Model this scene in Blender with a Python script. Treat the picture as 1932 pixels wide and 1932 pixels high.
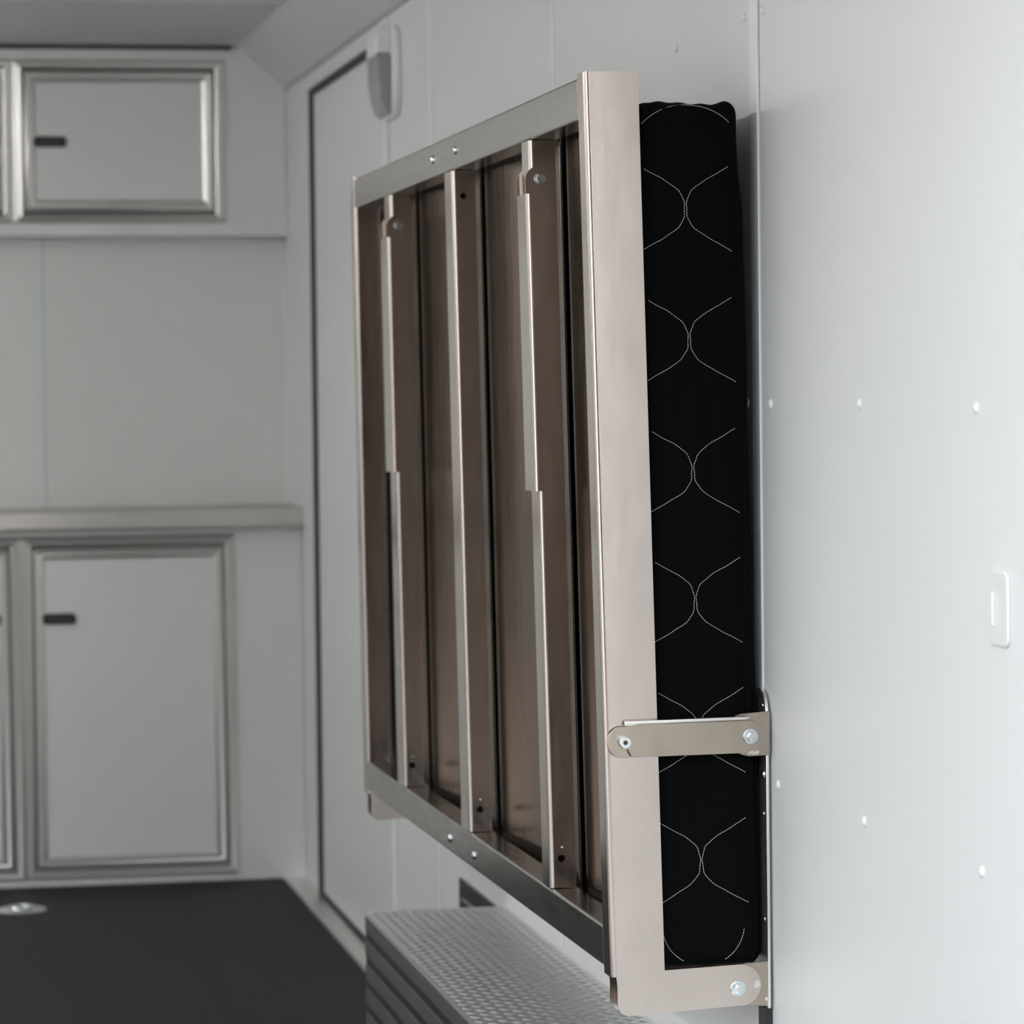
import bpy, bmesh, math, random
from math import sin, cos, pi, radians
from mathutils import Matrix, Vector
random.seed(7)
for o in list(bpy.data.objects): bpy.data.objects.remove(o, do_unlink=True)
S = bpy.context.scene
C = S.collection

# ---------------------------------------------------------------- camera
cam = bpy.data.cameras.new('camera'); cam_o = bpy.data.objects.new('camera', cam); C.objects.link(cam_o)
Rr = ((0.98302037, -0.18315766, -0.011146), (-0.01724337, -0.03173142, -0.99934768), (0.1826845, 0.98257131, -0.03435089))
m = Matrix(((Rr[0][0], -Rr[1][0], -Rr[2][0], 0), (Rr[0][1], -Rr[1][1], -Rr[2][1], 0), (Rr[0][2], -Rr[1][2], -Rr[2][2], 0), (0, 0, 0, 1)))
cam_o.matrix_world = m
cam.sensor_width = 36; cam.lens = 6528.9 / 1932 * 36
cam.clip_start = 0.05
cam.dof.use_dof = True; cam.dof.focus_distance = 3.88; cam.dof.aperture_fstop = 9.0
S.camera = cam_o

# ---------------------------------------------------------------- world: bright overcast day beyond the open rear door
w = bpy.data.worlds.new('world'); S.world = w; w.use_nodes = True
wn = w.node_tree.nodes; wl = w.node_tree.links; wn.clear()
tc = wn.new('ShaderNodeTexCoord'); sp = wn.new('ShaderNodeSeparateXYZ'); cr = wn.new('ShaderNodeValToRGB')
bg = wn.new('ShaderNodeBackground'); wo = wn.new('ShaderNodeOutputWorld')
wl.new(tc.outputs['Generated'], sp.inputs[0]); wl.new(sp.outputs['Z'], cr.inputs[0])
cr.color_ramp.elements[0].position = 0.0; cr.color_ramp.elements[0].color = (0.80, 0.74, 0.68, 1)
cr.color_ramp.elements[1].position = 0.25; cr.color_ramp.elements[1].color = (0.86, 0.93, 1.0, 1)
wl.new(cr.outputs[0], bg.inputs[0]); bg.inputs[1].default_value = 3.6
wl.new(bg.outputs[0], wo.inputs[0])
OPEN_Y = 2.2; LAMP = 41.0
al = bpy.data.lights.new('opening_portal', 'AREA'); al.shape = 'RECTANGLE'; al.size = 2.4; al.size_y = 2.0
al.cycles.is_portal = True
ao = bpy.data.objects.new('opening_portal', al); C.objects.link(ao); ao.location = (-0.2, OPEN_Y, -0.15)
ao.rotation_euler = (radians(90), 0, 0)

S.view_settings.view_transform = 'Standard'; S.view_settings.look = 'None'
S.view_settings.gamma = 1.0; S.view_settings.use_curve_mapping = False
S.view_settings.exposure = 0.55

# ---------------------------------------------------------------- materials
def mat(name, col, rough=0.5, metal=0.0, spec=0.5, coat=0.0, coat_rough=0.1):
    M = bpy.data.materials.new(name); M.use_nodes = True
    b = M.node_tree.nodes['Principled BSDF']
    b.inputs['Base Color'].default_value = (*col, 1); b.inputs['Roughness'].default_value = rough
    b.inputs['Metallic'].default_value = metal; b.inputs['Specular IOR Level'].default_value = spec
    b.inputs['Coat Weight'].default_value = coat; b.inputs['Coat Roughness'].default_value = coat_rough
    return M
def N(M, t): return M.node_tree.nodes.new(t)
def L(M, a, b): M.node_tree.links.new(a, b)
def pos(M, scale):
    g = N(M, 'ShaderNodeNewGeometry'); mp = N(M, 'ShaderNodeMapping'); mp.inputs['Scale'].default_value = scale
    L(M, g.outputs['Position'], mp.inputs['Vector']); return mp.outputs[0]
def noise(M, scale, vec=(1, 1, 1), detail=3, rough=.5):
    n = N(M, 'ShaderNodeTexNoise'); n.inputs['Scale'].default_value = scale; n.inputs['Detail'].default_value = detail
    n.inputs['Roughness'].default_value = rough
    L(M, pos(M, vec), n.inputs['Vector']); return n.outputs[0]
def ramp(M, src, stops):
    r = N(M, 'ShaderNodeValToRGB'); e = r.color_ramp.elements
    e[0].position, e[0].color = stops[0][0], (*stops[0][1], 1)
    e[1].position, e[1].color = stops[-1][0], (*stops[-1][1], 1)
    for p, c in stops[1:-1]:
        x = e.new(p); x.color = (*c, 1)
    L(M, src, r.inputs[0]); return r.outputs[0]
def bump(M, src, strength, dist=0.001):
    b = N(M, 'ShaderNodeBump'); b.inputs['Strength'].default_value = strength; b.inputs['Distance'].default_value = dist
    L(M, src, b.inputs['Height']); L(M, b.outputs[0], M.node_tree.nodes['Principled BSDF'].inputs['Normal'])
def scuffs(M, spots):
    b = M.node_tree.nodes['Principled BSDF']; src = b.inputs['Base Color'].links[0].from_socket; mask = None
    n = noise(M, 420, (1, 1, .5), 3, .6)
    for c, rx, rz in spots:
        g = N(M, 'ShaderNodeNewGeometry'); sub = N(M, 'ShaderNodeVectorMath'); sub.operation = 'SUBTRACT'; sub.inputs[1].default_value = c
        sc_ = N(M, 'ShaderNodeVectorMath'); sc_.operation = 'MULTIPLY'; sc_.inputs[1].default_value = (1 / rx, 0, 1 / rz)
        ln = N(M, 'ShaderNodeVectorMath'); ln.operation = 'LENGTH'
        L(M, g.outputs['Position'], sub.inputs[0]); L(M, sub.outputs[0], sc_.inputs[0]); L(M, sc_.outputs[0], ln.inputs[0])
        mr = N(M, 'ShaderNodeMapRange'); mr.inputs['From Min'].default_value = .3; mr.inputs['From Max'].default_value = 1.0
        mr.inputs['To Min'].default_value = .62; mr.inputs['To Max'].default_value = -.2; L(M, ln.outputs['Value'], mr.inputs['Value'])
        ad = N(M, 'ShaderNodeMath'); ad.operation = 'ADD'; L(M, mr.outputs[0], ad.inputs[0]); L(M, n, ad.inputs[1])
        gt = N(M, 'ShaderNodeMath'); gt.operation = 'GREATER_THAN'; gt.inputs[1].default_value = .98; L(M, ad.outputs[0], gt.inputs[0])
        if mask is None: mask = gt.outputs[0]
        else:
            mx = N(M, 'ShaderNodeMath'); mx.operation = 'MAXIMUM'; L(M, mask, mx.inputs[0]); L(M, gt.outputs[0], mx.inputs[1]); mask = mx.outputs[0]
    mixn = N(M, 'ShaderNodeMix'); mixn.data_type = 'RGBA'; L(M, mask, mixn.inputs[0]); L(M, src, mixn.inputs[6]); mixn.inputs[7].default_value = (.86, .84, .82, 1)
    L(M, mixn.outputs[2], b.inputs['Base Color'])
def bsdf(M): return M.node_tree.nodes['Principled BSDF']

def brushed(name, c, rough, vec=(60, 60, 2), var=.04, bs=0):
    M = mat(name, c, rough, 1.0)
    n1 = noise(M, 12, vec, 4)
    n2 = noise(M, 26, (1, 1, .5), 6, .7)
    lo = tuple(x * (1 - var) for x in c); hi = tuple(min(1, x * (1 + var)) for x in c)
    L(M, ramp(M, n2, [(.3, lo), (.7, hi)]), bsdf(M).inputs['Base Color'])
    r = N(M, 'ShaderNodeMapRange'); r.inputs['From Min'].default_value = .3; r.inputs['From Max'].default_value = .7
    r.inputs['To Min'].default_value = rough - .03; r.inputs['To Max'].default_value = rough + .04
    L(M, n1, r.inputs['Value']); L(M, r.outputs[0], bsdf(M).inputs['Roughness'])
    if bs: bump(M, n1, bs, .0004)
    return M
M_WALL = mat('white_wall_panel', (0.78, 0.793, 0.79), 0.42, spec=.36)
bump(M_WALL, noise(M_WALL, 2.2, (1, 1, 1), 2), .08, .01)
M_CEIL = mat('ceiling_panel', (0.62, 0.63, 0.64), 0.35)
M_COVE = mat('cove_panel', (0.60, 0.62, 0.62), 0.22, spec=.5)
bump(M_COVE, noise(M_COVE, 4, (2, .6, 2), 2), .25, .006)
M_CAB = mat('white_cabinet_panel', (0.86, 0.88, 0.87), 0.18, spec=.5)
M_BACK = mat('back_wall_panel', (0.84, 0.86, 0.845), 0.3)
M_PVC = mat('white_joint_strip', (0.88, 0.89, 0.92), 0.4)
M_STEEL = brushed('brushed_steel', (0.65, 0.575, 0.535), .17, (8, 8, 1))
M_RAIL = brushed('rail_aluminium', (0.44, 0.425, 0.40), .20, (8, 1, 8))
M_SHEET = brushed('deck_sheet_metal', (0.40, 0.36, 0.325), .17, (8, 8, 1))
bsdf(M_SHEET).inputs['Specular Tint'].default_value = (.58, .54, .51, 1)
M_TAN = brushed('bracket_steel', (0.47, 0.41, 0.345), .30, (2, 60, 60), .09)
M_ALU = mat('extruded_aluminium', (0.80, 0.785, 0.77), .34, 1.0)
scuffs(M_TAN, [((.977, 3.78, -.4085), .017, .0055), ((.992, 3.78, -.690), .004, .005)])
scuffs(M_STEEL, [((.979, 3.78, -.672), .008, .010)])
M_TOP = mat('darker_aluminium_sheet', (0.42, 0.415, 0.40), .3, 1.0)  # countertop sheet, darker than its aluminium edge
M_LIP = mat('sky_bright_edge', (0.85, 0.83, 0.80), .35, 1.0)  # paler than the bracket steel: sky reflection put into the edge colour
M_BEAD = mat('polished_bead', (0.88, 0.86, 0.86), .16, 1.0)
M_ZINC = brushed('zinc_plated', (0.74, 0.80, 0.82), .22, (30, 30, 30), .1)
M_SCREW = mat('painted_screw', (0.80, 0.80, 0.79), .28)
M_BLACKM = mat('black_coated_metal', (0.018, 0.018, 0.02), .35)
M_SEAL = mat('black_rubber_seal', (0.010, 0.013, 0.012), .55)
M_GAP = mat('grey_gap_and_shade', (.05, .05, .05), .6)
M_LATCH = mat('black_latch_plastic', (0.02, 0.02, 0.022), .35)
M_LATCHIN = mat('grey_latch_insert', (0.06, 0.06, 0.06), .35)
M_DARK = mat('dark_hole', (0.004, 0.004, 0.004), .8)
M_THREAD = mat('white_thread', (0.62, 0.62, 0.60), .7)
M_LENS = mat('grey_lamp_lens', (0.34, 0.35, 0.36), .25)
M_CONC = mat('pale_concrete', (0.42, 0.40, 0.37), .9)
L(M_CONC, ramp(M_CONC, noise(M_CONC, 3), [(.3, (.17, .155, .14)), (.7, (.22, .20, .18))]), bsdf(M_CONC).inputs['Base Color'])
M_FAB = mat('black_quilted_fabric', (0.0022, 0.0022, 0.0026), .85, spec=.06)
bsdf(M_FAB).inputs['Sheen Weight'].default_value = .01
bump(M_FAB, noise(M_FAB, 900, (1, 1, 1), 2), .2, .0004)
M_RUB = mat('black_ribbed_rubber', (0.022, 0.022, 0.022), .6, spec=.2)
wv = N(M_RUB, 'ShaderNodeTexWave'); wv.bands_direction = 'X'; wv.inputs['Scale'].default_value = 40
L(M_RUB, pos(M_RUB, (1, 1, 1)), wv.inputs['Vector']); bump(M_RUB, wv.outputs[1], .6, .001)
L(M_RUB, ramp(M_RUB, wv.outputs[1], [(0, (.009, .009, .009)), (1, (.014, .0138, .0135))]), bsdf(M_RUB).inputs['Base Color'])
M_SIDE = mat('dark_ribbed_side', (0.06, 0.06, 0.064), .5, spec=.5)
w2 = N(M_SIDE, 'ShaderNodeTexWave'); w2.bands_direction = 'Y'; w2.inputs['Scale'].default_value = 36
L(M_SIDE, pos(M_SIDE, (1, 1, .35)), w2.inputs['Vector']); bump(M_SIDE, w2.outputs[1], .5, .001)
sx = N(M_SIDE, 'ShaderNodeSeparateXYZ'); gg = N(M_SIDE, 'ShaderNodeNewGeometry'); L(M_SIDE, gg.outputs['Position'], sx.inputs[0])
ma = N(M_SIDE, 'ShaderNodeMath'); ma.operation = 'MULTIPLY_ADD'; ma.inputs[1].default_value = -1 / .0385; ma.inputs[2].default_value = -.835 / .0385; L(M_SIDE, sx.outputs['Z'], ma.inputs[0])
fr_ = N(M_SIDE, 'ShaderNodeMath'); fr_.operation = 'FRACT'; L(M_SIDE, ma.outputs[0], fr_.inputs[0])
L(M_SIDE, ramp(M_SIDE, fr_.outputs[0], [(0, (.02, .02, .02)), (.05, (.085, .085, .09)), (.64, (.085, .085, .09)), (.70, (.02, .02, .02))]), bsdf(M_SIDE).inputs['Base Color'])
M_TREAD = mat('aluminium_tread_plate', (0.86, 0.87, 0.85), .36, .75)
bump(M_TREAD, noise(M_TREAD, 60, (1, 1, 1), 2), .15, .001)

# ---------------------------------------------------------------- helpers
LOC = {}
def tag(o, label=None, cat=None, group=None, kind=None):
    if label: o['label'] = label
    if cat: o['category'] = cat
    if group: o['group'] = group
    if kind: o['kind'] = kind
    return o
def thing(name, loc, label, cat, group=None):
    o = bpy.data.objects.new(name, None); o.empty_display_size = .05; C.objects.link(o); o.location = loc; LOC[o.name] = Vector(loc)
    return tag(o, label, cat, group)
def obj(name, bm, material, parent=None, origin=None, smooth=35, bevel=0, seg=2, wn_=False):
    bmesh.ops.remove_doubles(bm, verts=bm.verts, dist=1e-6)
    bmesh.ops.recalc_face_normals(bm, faces=bm.faces)
    pl = LOC[parent.name] if parent else Vector((0, 0, 0))
    if origin is None:
        if parent: origin = pl
        else:
            lo = Vector([min(v.co[i] for v in bm.verts) for i in range(3)]); hi = Vector([max(v.co[i] for v in bm.verts) for i in range(3)])
            origin = Vector(((lo.x + hi.x) / 2, (lo.y + hi.y) / 2, lo.z))
    origin = Vector(origin)
    bmesh.ops.translate(bm, verts=bm.verts, vec=-origin)
    me = bpy.data.meshes.new(name); bm.to_mesh(me); bm.free()
    me.materials.append(material)
    if smooth:
        me.shade_smooth(); me.set_sharp_from_angle(angle=radians(smooth))
    o = bpy.data.objects.new(name, me); C.objects.link(o); LOC[o.name] = origin
    if parent: o.parent = parent; o.location = origin - pl
    else: o.location = origin
    if bevel:
        b = o.modifiers.new('bevel', 'BEVEL'); b.width = bevel; b.segments = seg; b.limit_method = 'ANGLE'; b.angle_limit = radians(40)
    if wn_:
        q = o.modifiers.new('flat_faces', 'WEIGHTED_NORMAL'); q.keep_sharp = True; q.weight = 100
    return o
def B(): return bmesh.new()
def box(bm, x0, x1, y0, y1, z0, z1, f=None):
    vs = [bm.verts.new(f(x, y, z) if f else (x, y, z)) for x in (x0, x1) for y in (y0, y1) for z in (z0, z1)]
    for q in ((0, 1, 3, 2), (4, 6, 7, 5), (0, 4, 5, 1), (2, 3, 7, 6), (0, 2, 6, 4), (1, 5, 7, 3)): bm.faces.new([vs[i] for i in q])
def prism(bm, pts, a0, a1, axis='y', f=None):
    """closed 2D outline extruded along an axis; pts are the two other coordinates in xyz order"""
    def mk(p, a):
        c = {'x': (a, p[0], p[1]), 'y': (p[0], a, p[1]), 'z': (p[0], p[1], a)}[axis]
        return bm.verts.new(f(*c) if f else c)
    A = [mk(p, a0) for p in pts]; Bv = [mk(p, a1) for p in pts]; n = len(pts)
    bm.faces.new(A); bm.faces.new(Bv[::-1])
    for i in range(n): bm.faces.new([A[i], Bv[i], Bv[(i + 1) % n], A[(i + 1) % n]])
def arc(cx, cy, r, a0, a1, n=8): return [(cx + r * cos(radians(a0 + (a1 - a0) * i / n)), cy + r * sin(radians(a0 + (a1 - a0) * i / n))) for i in range(n + 1)]
def cyl(bm, c, r, h, axis='y', n=24, r2=None, f=None):
    """cylinder starting at c and running h along axis"""
    r2 = r if r2 is None else r2
    def P(rr, a, hh):
        u, v = rr * cos(a), rr * sin(a)
        co = {'x': (c[0] + hh, c[1] + u, c[2] + v), 'y': (c[0] + u, c[1] + hh, c[2] + v), 'z': (c[0] + u, c[1] + v, c[2] + hh)}[axis]
        return bm.verts.new(f(*co) if f else co)
    A = [P(r, 2 * pi * i / n, 0) for i in range(n)]; D = [P(r2, 2 * pi * i / n, h) for i in range(n)]
    bm.faces.new(A); bm.faces.new(D[::-1])
    for i in range(n): bm.faces.new([A[i], D[i], D[(i + 1) % n], A[(i + 1) % n]])
def dome(bm, c, r, h, axis='x', n=20, rings=5, f=None):
    """dome bulging h from its base centre c along axis (h signed)"""
    prev = None
    for k in range(rings + 1):
        t = pi / 2 * k / rings; rr = r * cos(t); hh = h * sin(t)
        def P(a, rr=rr, hh=hh):
            u, v = rr * cos(a), rr * sin(a)
            co = {'x': (c[0] + hh, c[1] + u, c[2] + v), 'y': (c[0] + u, c[1] + hh, c[2] + v), 'z': (c[0] + u, c[1] + v, c[2] + hh)}[axis]
            return bm.verts.new(f(*co) if f else co)
        if k == rings:
            top = P(0)
            for i in range(n): bm.faces.new([prev[i], prev[(i + 1) % n], top])
        else:
            ring = [P(2 * pi * i / n) for i in range(n)]
            if prev is None: bm.faces.new(ring[::-1])
            else:
                for i in range(n): bm.faces.new([prev[i], prev[(i + 1) % n], ring[(i + 1) % n], ring[i]])
            prev = ring
def tube(bm, pts, r, n=8, cap=True):
    pts = [Vector(p) for p in pts]; rings = []
    for i, p in enumerate(pts):
        d = (pts[min(i + 1, len(pts) - 1)] - pts[max(i - 1, 0)]).normalized()
        a = d.orthogonal().normalized() if i == 0 else (prev_a - d * prev_a.dot(d)).normalized()
        prev_a = a; b = d.cross(a)
        rings.append([bm.verts.new(p + a * r * cos(2 * pi * k / n) + b * r * sin(2 * pi * k / n)) for k in range(n)])
    for A, D in zip(rings, rings[1:]):
        for k in range(n): bm.faces.new([A[k], A[(k + 1) % n], D[(k + 1) % n], D[k]])
    if cap: bm.faces.new(rings[0][::-1]); bm.faces.new(rings[-1])
def struct(name, bm, m_, parent=None, **k):
    o = obj(name, bm, m_, parent, **k)
    if not parent: tag(o, kind='structure')
    return o

# ================================================================ THE SETTING
XW, XL = 1.0, -1.40
YB, ZF, ZC = 8.36, -1.137, 0.835
XC, ZW = 0.888, 0.735      # cove from (XW, ZW) up to (XC, ZC)
# ground outside
bm = B(); box(bm, -14, 14, -16, OPEN_Y - .05, -1.70, -1.62); g = struct('ground', bm, M_CONC)
# unseen dark house shape added behind the camera for the bunk metal to reflect
bm = B(); box(bm, -7.5, 1.6, -11, -9, -1.62, 2.6); prism(bm, [(-7.8, 2.6), (1.9, 2.6), (-2.95, 4.2)], -11.2, -8.8, 'y')
tag(obj('added_building', bm, mat('added_building_brown', (.03, .021, .016), .8), smooth=0), 'unseen dark brown house shape added behind the camera for the bunk metal to reflect', 'added_building')
# right wall in four panels (one mesh: one continuous wall), thin joints
bm = B()
for a, b in ((OPEN_Y, 3.8132), (3.8155, 8.40)):
    box(bm, XW, XW + .05, a, b, ZF, ZW)
box(bm, XW + .004, XW + .05, OPEN_Y, 8.4, ZF, ZW + .01)
struct('wall_right', bm, M_WALL, smooth=0)
bm = B(); box(bm, XL - .05, XL, OPEN_Y, 8.40, ZF, ZC); struct('wall_left', bm, M_WALL, smooth=0)
bm = B(); box(bm, XL, XW, YB, YB + .05, ZF, ZC); struct('wall_back', bm, M_BACK, smooth=0)
bm = B(); box(bm, XL - .05, XC, OPEN_Y, 8.41, ZC, ZC + .05)
struct('ceiling', bm, M_CEIL, smooth=0)
bm = B(); prism(bm, [(XC, ZC), (XC, ZC + .05), (XW + .05, ZC + .05), (XW + .05, ZW), (XW, ZW)], OPEN_Y, 8.4, 'y')
struct('ceiling_cove', bm, M_COVE, smooth=0)
bm = B(); box(bm, XL - .05, XW + .05, OPEN_Y, 8.41, ZF - .06, ZF); struct('floor', bm, M_RUB, smooth=0)
# ceiling joint strip
bm = B(); box(bm, XL, XC - .01, 7.30, 7.335, ZC - .003, ZC); struct('trim_1', bm, M_PVC, bevel=.001)
# joint strips of the wall
def strip(name, y0, y1, th=.0022, z0=ZF + .005, z1=ZW - .002, m_=M_PVC):
    bm = B(); box(bm, XW - th, XW, y0, y1, z0, z1); struct(name, bm, m_, bevel=.0008)
strip('trim_2', 3.8158, 3.850, .0030)
strip('trim_3', 4.998, 5.012, .0012)
strip('trim_4', 6.112, 6.140, .0016)
bm = B(); box(bm, XW + .0005, XW + .003, 3.8132, 3.8155, ZF + .005, ZW - .002); struct('trim_5', bm, mat('joint_gap', (.2, .205, .21), .7), smooth=0)
# wall / cove joint
bm = B(); prism(bm, [(XW, ZW - .006), (XW, ZW + .004), (XW - .004, ZW + .006), (XW - .004, ZW - .004)], OPEN_Y, YB, 'y'); struct('trim_6', bm, mat('grey_corner_sealant', (.38, .39, .385), .4))
# aluminium strip along the floor beside the mat
bm = B()
for x in (.9505, .981):
    prism(bm, [(x + .0045 * cos(radians(a)), ZF + .004 + .0045 * sin(radians(a))) for a in range(0, 181, 20)], 5.50, 7.30 if x > .97 else 8.0, 'y')
bead_bm = bm
bb = B(); box(bb, .944, XW, 5.50, 8.08, ZF, ZF + .004); bs_ = struct('baseboard_right', bb, M_ALU)
obj('raised_bead', bead_bm, M_BEAD, bs_)
# door in the right wall
bm = B(); box(bm, XW - .003, XW, 6.66, 7.742, -1.125, .672); d = struct('door_1', bm, M_WALL, bevel=.001)
bm = B(); box(bm, XW - .0085, XW, 7.742, 7.795, -1.137 + .001, .690); box(bm, XW - .0085, XW, 6.62, 7.742, .672, .690)
box(bm, XW - .0085, XW, 6.62, 7.742, -1.1365, -1.122)
struct('door_seal', bm, M_SEAL, d, bevel=.002)
bm = B(); tube(bm, [(XW - .004, 6.63, -1.12), (XW - .004, 6.63, .725)], .007, 10)
struct('hinge', bm, M_PVC, d)

# ================================================================ CABINETS ON THE END WALL
def trim_frame(bm, x0, x1, z0, z1, w_, y, h, inward=True):
    """mitred picture frame trim. x0..z1 is the edge at the door gap; width w_ inward or outward; profile is raised h"""
    s = 1 if inward else -1
    prof = [(0, 0), (0, h * .35), (.10, h * .8), (.24, h), (.38, h * .82), (.46, h * .66), (.54, h * .72), (.68, h * .80), (.84, h * .55), (.95, h * .25), (1, 0)]
    n = len(prof)
    def ring(t, hh): o = t * w_ * s; return [(x0 + o, y - hh, z0 + o), (x1 - o, y - hh, z0 + o), (x1 - o, y - hh, z1 - o), (x0 + o, y - hh, z1 - o)]
    rings = [[bm.verts.new(c) for c in ring(t, hh)] for t, hh in prof]
    for k in range(n):
        A, D = rings[k], rings[(k + 1) % n]
        for i in range(4): bm.faces.new([A[i], A[(i + 1) % 4], D[(i + 1) % 4], D[i]])
def latch(parent, x0, x1, z0, z1, y):
    bm = B(); r = (z1 - z0) / 2 * .7
    P = arc(x1 - r, z1 - r, r, 0, 90, 5) + arc(x0 + r, z1 - r, r, 90, 180, 5) + arc(x0 + r, z0 + r, r, 180, 270, 5) + arc(x1 - r, z0 + r, r, 270, 360, 5)
    prism(bm, P, y - .006, y + .001, 'y'); l = obj('latch', bm, M_LATCH, parent, bevel=.0012)
    bm = B(); box(bm, x0 + .010, x1 - .010, y - .0075, y - .0055, z0 + .007, z1 - .007); obj('latch_paddle', bm, M_LATCHIN, l, bevel=.001)
def cabinet(name, label, yf, zb, zt, openings, iw, ow, gap=.003, latch_z=0, latches=()):
    t = thing(name, (.3, yf, zb), label, 'cabinet')
    bm = B(); box(bm, XL + .001, XW - .001, yf, YB - .001, zb, zt - .001)
    obj('cabinet_body', bm, M_CAB, t, smooth=0, bevel=.0015)
    for i, (x0, x1, z0, z1) in enumerate(openings):
        bm = B(); trim_frame(bm, x0 - gap / 2, x1 + gap / 2, z0 - gap / 2, z1 + gap / 2, ow, yf, .010, False)
        obj('frame_trim', bm, M_ALU, t, smooth=30)
        bm = B(); box(bm, x0 - gap / 2, x1 + gap / 2, yf - .0012, yf - .0002, z0 - gap / 2, z1 + gap / 2); obj('frame_gap', bm, M_GAP, t, smooth=0)
        bm = B(); box(bm, x0 + gap, x1 - gap, yf - .0085, yf - .0012, z0 + gap, z1 - gap); dr = obj('door', bm, M_CAB, t, smooth=0, bevel=.001)
        bm = B(); trim_frame(bm, x0 + gap / 2, x1 - gap / 2, z0 + gap / 2, z1 - gap / 2, iw, yf - .0085 + .0005, .007, True)
        obj('door_trim', bm, M_ALU, dr, smooth=30)
        lx0, lx1 = latches[i]; latch(dr, lx0, lx1, latch_z - .0125, latch_z + .0125, yf - .0085)
    return t
cabinet('wall_cabinet', 'white overhead cabinet with aluminium trimmed doors under the ceiling at the far end', 8.28, .384, ZC, [(.375, .8246, .441, .7735), (-.127, .3225, .441, .7735)], .026, .0265, latch_z=.606, latches=((.399, .4745), (.222, .2975)))
cabinet('base_cabinet', 'white base cabinet with tall aluminium trimmed doors below the counter', 8.08, ZF + .001, -.272, [(.3715, .8135, -1.092, -.349), (-.126, .3160, -1.092, -.349)], .024, .027, latch_z=-.5115, latches=((.392, .468), (.2215, .2970)))
# counter:
t = thing('countertop', (.3, 8.2, -.272), 'aluminium edged countertop ledge running across the end wall', 'countertop')
bm = B(); box(bm, XL + .002, XW - .001, 8.052, YB - .001, -.2715, -.262); obj('top_sheet', bm, M_TOP, t, bevel=.002)
bm = B(); box(bm, XL + .002, XW - .001, 8.046, 8.0515, -.3035, -.2625); obj('front_edge', bm, M_ALU, t, bevel=.0025)
for i in range(7):
    bm = B(); dome(bm, (.36 + i * .1, 8.046, -.284), .0042, -.0025, 'y', 12, 3); obj('rivet', bm, M_ALU, t)
bm = B(); box(bm, .417, .421, YB - .0015, YB - .0002, -.26, .384); struct('trim_7', bm, mat('pale_blue_joint', (.62, .67, .76), .5), smooth=0)

bm = B(); box(bm, XL + .01, .868, 8.268, 8.2798, .8255, ZC - .0003); struct('shadow_strip', bm, M_GAP, bevel=.002)  # dark strip standing in for the shadow line between cabinet and ceiling
# ================================================================ UNSEEN FILL LAMP ON THE CEILING
M_EMIT = mat('fill_lamp_lens', (.9, .9, .88), .4)
bsdf(M_EMIT).inputs['Emission Color'].default_value = (1, .985, .955, 1); bsdf(M_EMIT).inputs['Emission Strength'].default_value = LAMP
t = thing('ceiling_fill_lamp', (-1.15, 5.1, ZC), 'unseen slim strip lamp set along the left of the ceiling to light the far end', 'lamp')  # unseen lamp; strip shape and place made up to light the far end softly
bm = B(); box(bm, -1.18, -1.12, 3.30, 7.95, ZC - .016, ZC - .0002); obj('lamp_housing', bm, M_PVC, t, bevel=.002)
bm = B(); prism(bm, [(-1.17, ZC - .016)] + [(-1.15 - .02 * cos(radians(a)), ZC - .016 - .012 * sin(radians(a))) for a in range(0, 181, 30)] + [(-1.13, ZC - .016)], 3.32, 7.93, 'y'); obj('lamp_lens', bm, M_EMIT, t)

# ================================================================ SMALL SCREWS
proto = None
def screw(name, co, label, group, axis='x', r=.0056, h=.0032, m_=M_SCREW):
    global proto
    if proto is None:
        bm = B(); cyl(bm, (0, 0, 0), 1.0, -.12, 'x', 20); dome(bm, (-.12, 0, 0), 1.0, -.5, 'x', 20, 5)
        cyl(bm, (-.50, 0, 0), .28, -.13, 'x', 6)
        me = bpy.data.meshes.new('panel_screw'); bmesh.ops.recalc_face_normals(bm, faces=bm.faces); bm.to_mesh(me); bm.free(); me.materials.append(m_)
        me.shade_smooth(); me.set_sharp_from_angle(angle=radians(35)); proto = me
    o = bpy.data.objects.new(name, proto); C.objects.link(o); o.location = co; o.scale = (r, r, r)
    if axis == 'y': o.rotation_euler = (0, 0, radians(90))
    return tag(o, label, 'screw', group)
G = 'white button head screws in the right wall'
for y, z, lab in (
    (3.880, .429, 'white wall screw at the very top just left of the panel joint'),
    (3.795, .4285, 'white wall screw at the very top just right of the panel joint'),
    (4.220, .4275, 'lone white wall screw above the black mattress'),
    (3.880, -.0145, 'white wall screw at mid height, just left of the panel joint beside the mattress'),
    (3.776, -.0155, 'white wall screw at mid height just right of the panel joint'),
    (3.422, -.0150, 'white wall screw in the middle of the upper row on the right wall panel'),
    (3.042, -.0185, 'white wall screw at mid height above and left of the latch'),
    (3.758, -.4435, 'white wall screw just right of the panel joint below the upper bracket'),
    (3.416, -.4440, 'white wall screw low in the middle of the right wall panel'),
    (3.034, -.4445, 'white wall screw low on the right below the latch')):
    screw('panel_screw', (XW, y, z), lab, G)
G2 = 'pale screws on the end wall between the cabinets'
for x, lab in ((.400, 'faint pale screw left of the joint on the end wall between cabinets'), (.441, 'faint pale screw right of the joint on the end wall between cabinets')):
    screw('panel_screw', (x, YB, .008), lab, G2, 'y')

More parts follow.
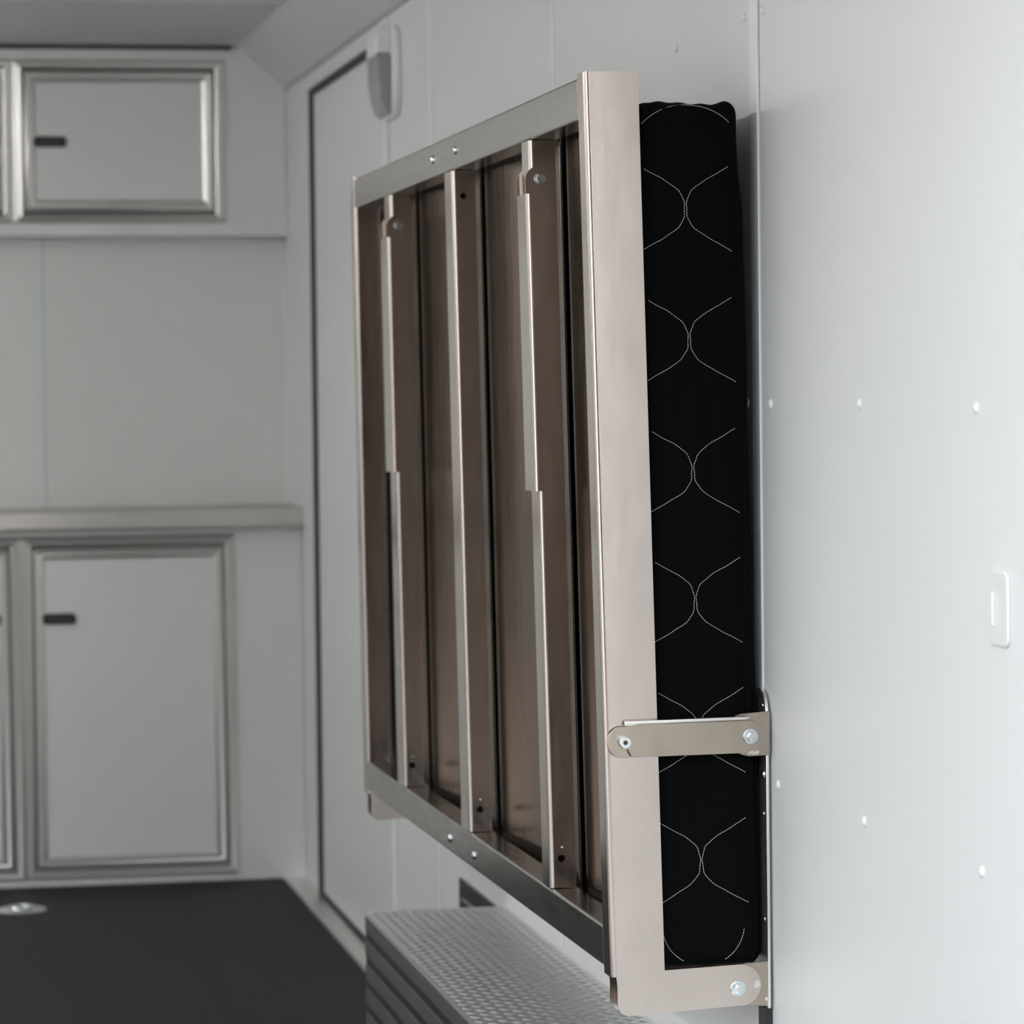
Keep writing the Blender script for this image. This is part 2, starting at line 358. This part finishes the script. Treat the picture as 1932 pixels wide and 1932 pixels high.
# ================================================================ WALL LAMP ABOVE THE DOOR HINGE
t = thing('wall_lamp', (XW, 6.57, .53), 'white wall lamp with grey lens high above the door hinge', 'lamp')
bm = B()
P = arc(6.62, .665, .035, 0, 90, 5) + arc(6.50, .665, .035, 90, 180, 5) + arc(6.515, .575, .05, 180, 270, 6) + arc(6.60, .575, .05, 270, 360, 6)
prism(bm, P, XW - .014, XW - .0002, 'x'); obj('lamp_base', bm, M_PVC, t, bevel=.004, seg=3)
bm = B(); prism(bm, [(XW - .013, .70), (XW - .026, .698), (XW - .038, .688), (XW - .042, .674), (XW - .042, .645), (XW - .013, .645)], 6.50, 6.635, 'y'); obj('lamp_hood', bm, M_PVC, t, bevel=.004, seg=3)
bm = B(); prism(bm, [(XW - .013, .6445), (XW - .041, .6445)] + [(XW - .013 - .028 * sin(radians(a)) ** .8 if a > 0 else XW - .013, .645 - .027 - .088 * cos(radians(a))) for a in range(86, -1, -6)], 6.505, 6.63, 'y')
obj('lamp_lens', bm, M_LENS, t, bevel=.003, seg=3)

# ================================================================ LATCH PLATE ON THE RIGHT
t = thing('wall_latch', (XW, 2.98, -.232), 'small white latch plate with a pointed catch at the bright right edge of the wall', 'latch')
bm = B(); y0, y1, z0, z1, r = 2.950, 3.004, -.233, -.165, .010
def rr(y0, y1, z0, z1, r): return arc(y1 - r, z1 - r, r, 0, 90, 5) + arc(y0 + r, z1 - r, r, 90, 180, 5) + arc(y0 + r, z0 + r, r, 180, 270, 5) + arc(y1 - r, z0 + r, r, 270, 360, 5)
prism(bm, rr(y0, y1, z0, z1, r), XW - .0030, XW - .0002, 'x'); obj('latch_plate', bm, M_SCREW, t, bevel=.0018, seg=3)
bm = B(); prism(bm, [(2.985, -.183), (2.996, -.194), (3.006, -.199), (2.998, -.206), (2.990, -.214), (2.985, -.216)], XW - .0060, XW - .0029, 'x'); obj('catch', bm, M_SCREW, t, bevel=.0012)

# ================================================================ FLOOR ANCHOR
t = thing('floor_anchor', (.318, 7.735, ZF), 'round recessed metal tie-down ring set in the black floor', 'tie-down ring')
bm = B(); cyl(bm, (.318, 7.735, ZF + .0002), .056, .003, 'z', 40, .052); obj('cup_flange', bm, M_ALU, t)
bm = B()
tube(bm, [(.318 + .03 * cos(radians(a)), 7.735 + .03 * sin(radians(a)), ZF + .0062) for a in range(0, 361, 15)], .003, 8, False); obj('ring', bm, M_ZINC, t)

# ================================================================ TREAD PLATE BOX
BX, BY0, BY1, BZ = .771, 3.30, 5.48, -.829
t = thing('wheel_box', (.885, 4.4, ZF), 'tread plate topped wheel box along the foot of the wall with dark ribbed side', 'wheel box')
bm = B(); box(bm, BX + .0088, XW - .001, BY0, BY1, ZF + .001, BZ - .004); obj('box_body', bm, M_BLACKM, t, smooth=0)
bm = B(); box(bm, BX, XW - .001, BY0 - .002, BY1 + .001, BZ - .004, BZ)
box(bm, BX, BX + .003, BY0 - .002, BY1 + .001, BZ - .006, BZ - .0038)
pit = .0165; nx = 14; ny = int((BY1 - BY0) / pit)
for i in range(nx):
    for j in range(ny):
        cx, cy = BX + .002 + (i + .5) * (XW - BX - .004) / nx, BY0 + .008 + (j + .5) * pit
        if cy > BY1 - .008: continue
        s = 1 if (i + j) % 2 else -1
        a = radians(45 * s); l_, wd = .0105, .0026
        ca, sa = cos(a), sin(a)
        def V(u, v, z): return bm.verts.new((cx + u * ca - v * sa, cy + u * sa + v * ca, z))
        lo = [V(-l_, 0, BZ), V(-l_ * .3, -wd, BZ), V(l_ * .3, -wd, BZ), V(l_, 0, BZ), V(l_ * .3, wd, BZ), V(-l_ * .3, wd, BZ)]
        hi = [V(-l_ * .6, 0, BZ + .0014), V(-l_ * .25, -wd * .45, BZ + .0015), V(l_ * .25, -wd * .45, BZ + .0015), V(l_ * .6, 0, BZ + .0014), V(l_ * .25, wd * .45, BZ + .0015), V(-l_ * .25, wd * .45, BZ + .0015)]
        for k in range(6): bm.faces.new([lo[k], lo[(k + 1) % 6], hi[(k + 1) % 6], hi[k]])
        bm.faces.new(hi)
obj('tread_plate', bm, M_TREAD, t, smooth=60)
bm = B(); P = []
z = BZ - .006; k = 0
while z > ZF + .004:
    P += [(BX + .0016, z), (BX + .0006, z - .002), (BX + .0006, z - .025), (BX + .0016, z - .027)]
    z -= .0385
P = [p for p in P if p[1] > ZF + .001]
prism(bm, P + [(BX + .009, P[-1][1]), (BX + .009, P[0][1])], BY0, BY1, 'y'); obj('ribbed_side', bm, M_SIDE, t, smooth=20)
# black plate low on the wall beyond the box
t = thing('wall_plate', (.99, 5.69, -1.10), 'small black plate low on the wall just beyond the tread plate box', 'plate')
bm = B(); box(bm, .9945, XW - .0005, 5.485, 5.893, -1.10, -.838); obj('plate_body', bm, M_BLACKM, t, bevel=.002)
bm = B(); dome(bm, (.9945, 5.63, -.888), .012, -.006, 'x'); obj('fastener', bm, M_ALU, t)
bm = B(); box(bm, .9930, .9945, 5.70, 5.86, -.874, -.868); obj('slot_edge', bm, M_ALU, t)

# ================================================================ THE FOLDED BUNK
YN, YF = 3.780, 5.670
def bf(u, y, z):
    """bunk frame: u from its room side face towards the wall, leaning a little"""
    l = .0205 + (y - 3.8) / 1.87 * (-.0115)
    return (.7890 + (.355 - z) * l + u, y, z)
bunk = thing('folding_bunk', (.86, 4.7, -.705), 'brushed steel bunk frame folded up against the right wall with ribs and folded legs showing', 'bunk bed')
def channel(bm, u0, u1, y0, y1, r, tk, z0, z1, du0=0., n=9, steps=1):
    """U sheet open to the wall; outer bends of radius r"""
    out = [(u1, y0)] + [(u0 + r - r * sin(radians(a)), y0 + r - r * cos(radians(a))) for a in [90 * i / n for i in range(n + 1)]] + \
          [(u0 + r - r * cos(radians(a)), y1 - r + r * sin(radians(a))) for a in [90 * i / n for i in range(n + 1)]] + [(u1, y1)]
    ri = max(r - tk, .0004)
    inn = [(u1, y0 + tk)] + [(u0 + r - ri * sin(radians(a)), y0 + r - ri * cos(radians(a))) for a in [90 * i / n for i in range(n + 1)]] + \
          [(u0 + r - ri * cos(radians(a)), y1 - r + ri * sin(radians(a))) for a in [90 * i / n for i in range(n + 1)]] + [(u1, y1 - tk)]
    rings = []
    for s in range(steps + 1):
        z = z0 + (z1 - z0) * s / steps; d_ = du0 * s / steps
        rings.append(([bm.verts.new(bf(u + d_, y, z)) for u, y in out], [bm.verts.new(bf(u + d_, y, z)) for u, y in inn]))
    m_ = len(out)
    for (A, a), (D, d2) in zip(rings, rings[1:]):
        for i in range(m_ - 1):
            bm.faces.new([A[i], A[i + 1], D[i + 1], D[i]]); bm.faces.new([a[i], d2[i], d2[i + 1], a[i + 1]])
        bm.faces.new([A[0], D[0], d2[0], a[0]]); bm.faces.new([A[-1], a[-1], d2[-1], D[-1]])
    for A, a in (rings[0], rings[-1]):
        for i in range(m_ - 1): bm.faces.new([A[i], a[i], a[i + 1], A[i + 1]])
def lplate(bm, y, th, ftr, zbot=-.7015):
    """L shaped end plate with a foot reaching to the wall hinge; x from the leaning post, foot in world x"""
    x_l = lambda z: bf(.0062, y, z)[0]; x_r = lambda z: bf(.0620, y, z)[0]
    P = [(x_l(.356), .356), (x_l(-.657), -.657), (x_l(-.657) + .0012, -.668)]
    cx = x_l(-.657) + .0012 + .014; P += arc(cx, zbot + .014, .014, 180, 270, 7)
    P += [(ftr - .03, zbot + .0062)]
    P += arc(ftr - .024, zbot + .0062 + .0235, .0235, -85, 95, 14)
    P += [(x_r(-.652), -.6515), (x_r(.356), .3575)]
    prism(bm, P, y, y + th, 'y')
# near and far end posts
for nm, ya in (('near', YN), ('far', YF - .040)):
    bm = B(); channel(bm, 0, .0064, ya, ya + .040, .0060, .003, -.657, .3565)
    lplate(bm, ya, .003, .984); lplate(bm, ya + .037, .003, .984)
    o = obj('end_post', bm, M_STEEL, bunk, smooth=30, wn_=True)
# rails: C section with web in the room side face
for nm, za, zb in (('top', .3055, .3525), ('bottom', -.6505, -.6035)):
    bm = B(); r = .003; tk = .003
    prof = [(.034, za), (r, za)] + [(r - r * sin(radians(a)), za + r - r * cos(radians(a))) for a in (15, 30, 45, 60, 75)] + [(0, za + r), (0, zb - r)] + \
           [(r - r * cos(radians(a)), zb - r + r * sin(radians(a))) for a in (15, 30, 45, 60, 75)] + [(r, zb), (.034, zb), (.034, zb - tk), (r, zb - tk), (r, za + tk), (.034, za + tk)]
    ny = 1
    prism(bm, [(u + .0006, z) for u, z in prof], YN + .0405, YF - .0405, 'y', f=bf)
    rail = obj('rail', bm, M_RAIL, bunk, smooth=30, wn_=True)
    zc = .3300 if nm == 'top' else -.6310
    for y in (4.64, 4.83):
        bm = B(); dome(bm, (.0006, y, zc), .0064, -.0034, 'x', 16, 4, f=lambda x, y_, z_: bf(x, y_, z_))
        obj('rivet', bm, M_ZINC, rail)
# deck sheet behind the ribs
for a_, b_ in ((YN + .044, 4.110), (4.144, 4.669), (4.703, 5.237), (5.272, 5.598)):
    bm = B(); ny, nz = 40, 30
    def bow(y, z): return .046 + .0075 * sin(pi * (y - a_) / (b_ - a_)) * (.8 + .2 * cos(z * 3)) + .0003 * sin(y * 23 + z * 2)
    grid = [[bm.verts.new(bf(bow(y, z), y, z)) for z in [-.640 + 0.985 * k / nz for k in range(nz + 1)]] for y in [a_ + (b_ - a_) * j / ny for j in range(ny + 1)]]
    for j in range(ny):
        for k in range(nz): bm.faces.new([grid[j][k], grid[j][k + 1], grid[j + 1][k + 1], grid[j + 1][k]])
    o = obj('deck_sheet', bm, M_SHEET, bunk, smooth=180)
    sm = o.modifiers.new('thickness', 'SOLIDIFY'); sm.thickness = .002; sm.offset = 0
# ribs with punched holes
def holed_web(bm, u0, u1, y, th, z0, z1, holes, top_r=.006):
    """plate in the u-z plane with round holes"""
    def q(u, z, yy): return bm.verts.new(bf(u, yy, z))
    segs = []; zc = z0
    for (hu, hz, hr) in sorted(holes, key=lambda h: h[1]):
        segs.append(('s', zc, hz - .012)); segs.append(('h', hz - .012, hz + .012, hu, hz, hr)); zc = hz + .012
    segs.append(('s', zc, z1))
    for s in segs:
        if s[0] == 's':
            box(bm, u0, u1, y, y + th, s[1], s[2], f=bf)
        else:
            _, a, b, hu, hz, hr = s; n = 16
            def edge(t):
                dx, dz = cos(t), sin(t)
                k = min([(u1 - hu) / dx if dx > 1e-6 else 9, (u0 - hu) / dx if dx < -1e-6 else 9, (b - hz) / dz if dz > 1e-6 else 9, (a - hz) / dz if dz < -1e-6 else 9])
                return hu + dx * k, hz + dz * k
            angs = sorted([2 * pi * i / n for i in range(n)] + [math.atan2(zz - hz, uu - hu) % (2 * pi) for uu in (u0, u1) for zz in (a, b)])
            Rg = {}
            for yy in (y, y + th):
                Rg[yy] = ([q(*edge(t_), yy) for t_ in angs], [q(hu + hr * cos(t_), hz + hr * sin(t_), yy) for t_ in angs])
            m_ = len(angs)
            for i in range(m_):
                j = (i + 1) % m_
                for yy in (y, y + th): bm.faces.new([Rg[yy][0][i], Rg[yy][0][j], Rg[yy][1][j], Rg[yy][1][i]])
                bm.faces.new([Rg[y][1][i], Rg[y][1][j], Rg[y + th][1][j], Rg[y + th][1][i]])
ribs = []
for k, (ya, yb, holes) in enumerate(((4.113, 4.163, [(.0150, -.5665, .0045)]), (4.672, 4.735, [(.0150, .2700, .0042), (.0160, -.5720, .0048)]), (5.240, 5.300, [(.0140, -.5700, .0050)]))):
    bm = B(); channel(bm, 0, .0058, ya, yb, .0055, .0025, -.6025, .3045)
    holed_web(bm, .0058, .0325, ya, .0025, -.6025, .3045, holes)
    box(bm, .0058, .0325, yb - .0025, yb, -.6025, .3045, f=bf)
    box(bm, .0312, .0325, ya + .0026, yb - .0026, -.6025, .3045, f=bf)
    rib = obj('rib', bm, M_STEEL, bunk, smooth=30, wn_=True)
    bm = B()
    for hu, hz, hr in holes:
        if hz < 0: dome(bm, (hu + .0015, ya, hz + .0135), .0018, -.0016, 'y', 10, 3, f=bf)
    obj('rivet', bm, M_ZINC, rib); ribs.append((ya, yb))
# folded legs over the outer two ribs
for ya, yb in (ribs[0], ribs[2]):
    y0, y1 = ya - .0065, yb + .0065
    bm = B(); channel(bm, -.0062, -.0004, y0, y1, .0055, .0025, -.1190, .2400)
    for yy in (y0, y1 - .0025):
        P = [(-.0004, -.1190), (.0315, -.1180), (.0300, .2560)] + arc(.0118, .2560, .0180, 0, 180, 14) + [(-.0062, .2400), (-.0004, .2400)]
        prism(bm, P, yy, yy + .0025, 'y', f=bf)
    leg = obj('folding_leg', bm, M_STEEL, bunk, smooth=30, wn_=True)
    bm = B()
    c = (.0110, y0, .2578); cyl(bm, c, .0068, -.0012, 'y', 24, f=bf); cyl(bm, (c[0], y0 - .0012, c[2]), .0056, -.0048, 'y', 6, .0052, f=bf)
    obj('pivot_bolt', bm, M_ZINC, leg, smooth=25, bevel=.0004)
# support arm linking post and wall bracket
def bolt(parent, x, y, z, rw, rh, name='hex_bolt'):
    bm = B(); cyl(bm, (x, y, z), rw, -.0016, 'y', 32, rw * .95); cyl(bm, (x, y - .0016, z), rh, -.0055, 'y', 6, rh * .97)
    cyl(bm, (x, y - .0071, z), rh * .78, -.0006, 'y', 20, rh * .7)
    return obj(name, bm, M_ZINC, parent, smooth=25, bevel=.0005)
bm = B(); ya, yt = 3.7735, 3.7765
P = [(.8290, -.3745)] + arc(.8245, -.3920, .0178, 95, 265, 16) + [(.8325, -.4094), (.8292, -.4000), (.8300, -.3997), (.8352, -.4094)]
P += [(.9610, -.4083)] + arc(.9700, -.3905, .0182, -80, 80, 12) + [(.970, -.3712), (.8290, -.3725)]
prism(bm, P, ya, yt, 'y')
# folded upper lip of the arm, its ends curving down
Lp = [(.8262, -.3740), (.8262, -.3680), (.9700, -.3665), (.9712, -.3695), (.9660, -.3705), (.8420, -.3722), (.8330, -.3740)]
arm = obj('support_arm', bm, M_TAN, bunk, smooth=30, bevel=.0005)
bm = B(); prism(bm, Lp, ya - .0045, ya - .0001, 'y'); obj('folded_lip', bm, M_LIP, arm, bevel=.0014, seg=3)
bolt(arm, .9722, ya, -.3895, .0090, .0064)
bm = B(); x, z = .8262, -.3917; cyl(bm, (x, ya, z), .0069, -.0080, 'y', 28, .0067)
sc = obj('socket_screw', bm, M_ZINC, arm, smooth=30, bevel=.0006)
bm = B(); cyl(bm, (x, ya - .0080, z), .0028, -.0003, 'y', 6); obj('hex_recess', bm, mat('socket_shadow_steel', (.09, .08, .08), .5, 1), sc)
bolt(bunk, .9567, YN, -.6755, .0090, .0064)
# matching arm of the far end
bm = B(); prism(bm, arc(.8245, -.3920, .0178, 90, 270, 12) + [(.9700, -.4085)] + arc(.9700, -.3905, .0182, -80, 80, 8) + [(.970, -.3740)], YF + .0015, YF + .0045, 'y'); obj('support_arm', bm, M_TAN, bunk)
# wall brackets
def wall_bracket(label, y, near=True):
    t = thing('wall_bracket', (.99, y, -.70), label, 'bracket', 'hinge brackets screwed to the right wall')
    bm = B()
    Pp = [(y, -.7005), (y, -.366), (y + .004, -.352), (y + .012, -.3435), (y + .026, -.339), (y + .040, -.338), (y + .040, -.7005)]
    prism(bm, Pp, .9925, .9962, 'x')
    obj('back_plate', bm, M_LIP, t, bevel=.0008)
    for nm, P in (('upper_ear', [(.9965, -.3622), (.9625, -.3645), (.9480, -.3700), (.9480, -.3990), (.9560, -.4070), (.9640, -.4110), (.9720, -.4128), (.9965, -.4122)]),
                  ('lower_ear', [(.9965, -.6470), (.9480, -.6500), (.9480, -.6950), (.9965, -.6985)])):
        yy = y - .0035 if nm == 'upper_ear' else y + .0034
        if nm == 'upper_ear': yy = y - .0028
        bm = B(); prism(bm, P, yy, yy + .0024, 'y'); obj('hinge_ear', bm, M_TAN, t, bevel=.0005)
    for i, (yy, zz) in enumerate(((.014, -.357), (.012, -.4350), (.013, -.4800), (.013, -.6000))):
        r_ = .0055 if i == 1 else .0028
        bm = B(); dome(bm, (.9925, y + yy, zz), r_, -.6 * r_, 'x', 14, 4); obj('screw', bm, M_ZINC, t)
    if near:
        bm = B(); box(bm, .9905, .9998, y + .008, y + .036, -.95, -.7008); obj('lower_strip', bm, M_BLACKM, t)
    return t
wall_bracket('near steel bracket on the wall joint holding the bolted ends of the bunk', YN + .0035)
wall_bracket('steel bracket on the wall at the far end of the bunk nearest the door', YF - .039, False)

# ================================================================ MATTRESS
MX0, MX1, MY0, MY1, MZ0, MZ1 = .8545, .9665, 3.7905, 5.60, -.6505, .3240
LEAN = .0180
def sk(x, z): return x + (MZ1 - z) * LEAN
def wr(x, z):
    """soft vertical folds of the end face"""
    return .0018 * sin(x * 240 + 2.2 * sin(z * 5.3)) * (.5 + .5 * sin(z * 7 + x * 30)) + .0008 * sin(x * 95 - z * 9) + .0016 * sin(z * 21.2 + .6) * math.exp(-((x - .910) / .035) ** 2)
def ztop(x):
    return .0012 * sin((x - .856) * 60) + .0007 * sin((x - .85) * 260)
def mat_y(x, z):
    # rounding toward the edges of the end face
    e = 0
    for d_, r_ in ((x - MX0, .004), (MX1 - x, .012), (z - MZ0, .010), (MZ1 - z, .012)):
        q_ = max(0, r_ - d_); e = max(e, r_ - math.sqrt(max(0, r_ ** 2 - q_ ** 2)))
    return MY0 + .0025 + e + wr(x, z)
mt = thing('mattress', ((MX0 + MX1) / 2, (MY0 + MY1) / 2, MZ0), 'black quilted mattress with white stitching standing between bunk frame and wall', 'mattress')
bm = B(); nx_, nz_ = 44, 240
xs = [MX0 + (MX1 - MX0) * (.5 - .5 * cos(pi * i / nx_)) for i in range(nx_ + 1)]; zs = [MZ0 + (MZ1 - MZ0) * k / nz_ for k in range(nz_ + 1)]
def fr(x, z, y):
    zz = z + (ztop(x) if z > MZ1 - .03 else 0)
    # round the corners of the outline
    R_ = .011 if z > 0 else .005; cx = min(max(x, MX0 + R_), MX1 - R_); cz = min(max(zz, MZ0 + R_), MZ1 - R_)
    dx, dz = x - cx, zz - cz; d_ = math.hypot(dx, dz)
    if dx and dz:
        m_ = max(abs(dx), abs(dz)); s_ = m_ / d_
        x, zz = cx + dx * s_, cz + dz * s_
    return (sk(x, z), y, zz)
F = [[bm.verts.new(fr(x, z, mat_y(x, z))) for z in zs] for x in xs]
Bk = [[bm.verts.new(fr(x, z, MY1 - (mat_y(x, z) - MY0) )) for z in zs] for x in xs]
def bulge(z):
    t_ = (MZ1 - z); a_ = min(1, max(0, (t_ - .012) / .13)); a_ = a_ * a_ * (3 - 2 * a_)
    b_ = min(1, max(0, (z - MZ0) / .012))
    return min(.0115, .9945 - sk(MX1, z)) * a_ * b_ ** .5 + .0006 * sin(z * 31) * a_
SB = []
for y_, w_ in ((.0135, .12), (.017, .5), (.022, .85), (.030, 1), (.10, 1), (.5, 1), (1.2, 1), (1.70, .9), (1.78, .4)):
    col = []
    for z in zs:
        p_ = fr(MX1, z, MY0 + y_); col.append(bm.verts.new((p_[0] + bulge(z) * w_, p_[1], p_[2])))
    SB.append(col)
for i in range(nx_):
    for k in range(nz_):
        bm.faces.new([F[i][k], F[i + 1][k], F[i + 1][k + 1], F[i][k + 1]]); bm.faces.new([Bk[i][k], Bk[i][k + 1], Bk[i + 1][k + 1], Bk[i + 1][k]])
for k in range(nz_):
    bm.faces.new([F[0][k], F[0][k + 1], Bk[0][k + 1], Bk[0][k]])
    cols = [F[nx_]] + SB + [Bk[nx_]]
    for A_, D_ in zip(cols, cols[1:]): bm.faces.new([A_[k], D_[k], D_[k + 1], A_[k + 1]])
for i in range(nx_):
    if i == nx_ - 1:
        bm.faces.new([F[i][0], Bk[i][0], Bk[i + 1][0]] + [c_[0] for c_ in SB[::-1]] + [F[i + 1][0]])
        bm.faces.new([F[i][nz_], F[i + 1][nz_]] + [c_[nz_] for c_ in SB] + [Bk[i + 1][nz_], Bk[i][nz_]]); continue
    bm.faces.new([F[i][0], Bk[i][0], Bk[i + 1][0], F[i + 1][0]]); bm.faces.new([F[i][nz_], F[i + 1][nz_], Bk[i + 1][nz_], Bk[i][nz_]])
obj('mattress_body', bm, M_FAB, mt, smooth=60)
# piping along the wall side edge of the end face
bm = B(); pts = []
for k in range(0, 121):
    z = MZ0 + .012 + (MZ1 - MZ0 - .028) * k / 120
    pts.append((sk(MX1 - .003 + .0006 * sin(z * 60), z), MY0 + .009, z))
for a in range(0, 91, 15): pts.append((sk(MX1 - .012, MZ1) + .009 * cos(radians(a)), MY0 + .009 + .0, MZ1 - .016 + .0125 * sin(radians(a)) + .001))
for y in (3.86, 4.0, 4.5, 5.0, 5.55): pts.append((sk(MX1 - .014, MZ1), y, MZ1 - .003))
tube(bm, pts, .0045, 10); obj('piping', bm, M_FAB, mt, smooth=180)
# stitching: thread dashes lying on the end face
prof = [(0, 0), (.0075, .0005), (.0150, .0028), (.0215, .0075), (.0280, .0155), (.0340, .0255), (.0400, .0360), (.0490, .0520)]
def interp(t):
    s = t * (len(prof) - 1); i = min(int(s), len(prof) - 2); f = s - i
    p0 = prof[max(i - 1, 0)] if i > 0 else (-prof[1][0], prof[1][1]); p1, p2 = prof[i], prof[i + 1]; p3 = prof[min(i + 2, len(prof) - 1)]
    return [.5 * ((2 * b_) + (-a_ + c_) * f + (2 * a_ - 5 * b_ + 4 * c_ - d_) * f * f + (-a_ + 3 * b_ - 3 * c_ + d_) * f ** 3) for a_, b_, c_, d_ in zip(p0, p1, p2, p3)]
def thread(pts):
    bm = B()
    # resample to dashes of equal length (x,z are unleaned mattress coordinates)
    acc = 0; step = .0033; dash = .0024; P0 = pts[0]; out = []; carry = 0
    length = [0]
    for a, b in zip(pts, pts[1:]): length.append(length[-1] + math.dist(a, b))
    def at(s):
        for i in range(len(pts) - 1):
            if length[i + 1] >= s:
                f = (s - length[i]) / max(1e-9, length[i + 1] - length[i]); return (pts[i][0] + (pts[i + 1][0] - pts[i][0]) * f, pts[i][1] + (pts[i + 1][1] - pts[i][1]) * f)
        return pts[-1]
    s = 0
    while s + dash < length[-1]:
        a, b = at(s), at(s + dash); c = ((a[0] + b[0]) / 2, (a[1] + b[1]) / 2)
        tube(bm, [(sk(*a), mat_y(*a) + .0001, a[1]), (sk(*c), mat_y(*c) - .0003, c[1]), (sk(*b), mat_y(*b) + .0001, b[1])], .00032, 5)
        s += step
    obj('stitching', bm, M_THREAD, mt, smooth=60)
def unsk(X, z): return X - (MZ1 - z) * LEAN
for zc, Xc in ((.205, .9069), (.058, .9100), (-.0895, .9127), (-.2365, .9150), (-.384, .9172), (-.5320, .9190)):
    xc = unsk(Xc, zc)
    for s in (-1, 1):
        pts = []
        for i in range(-60, 61):
            t_ = abs(i) / 60; dz, dx = interp(t_); 
            xx = xc + s * (.0012 + dx + .0004 * sin(i * .36 + zc * 40)); zz = zc + (dz if i > 0 else -dz) * .985
            if MX0 + .0008 < xx < MX1 - .008: pts.append((xx, zz))
        thread(pts)
thread([(.9085 - .071 * cos(radians(a)), .2510 + .0705 * sin(radians(a))) for a in range(44, 137, 3)])
thread([(.9035 + (.048) * cos(radians(a)), -.604 - .046 * sin(radians(a))) for a in range(8, 64, 4)])
thread([(.9035 - (.048) * cos(radians(a)), -.604 - .046 * sin(radians(a))) for a in range(8, 64, 4)])
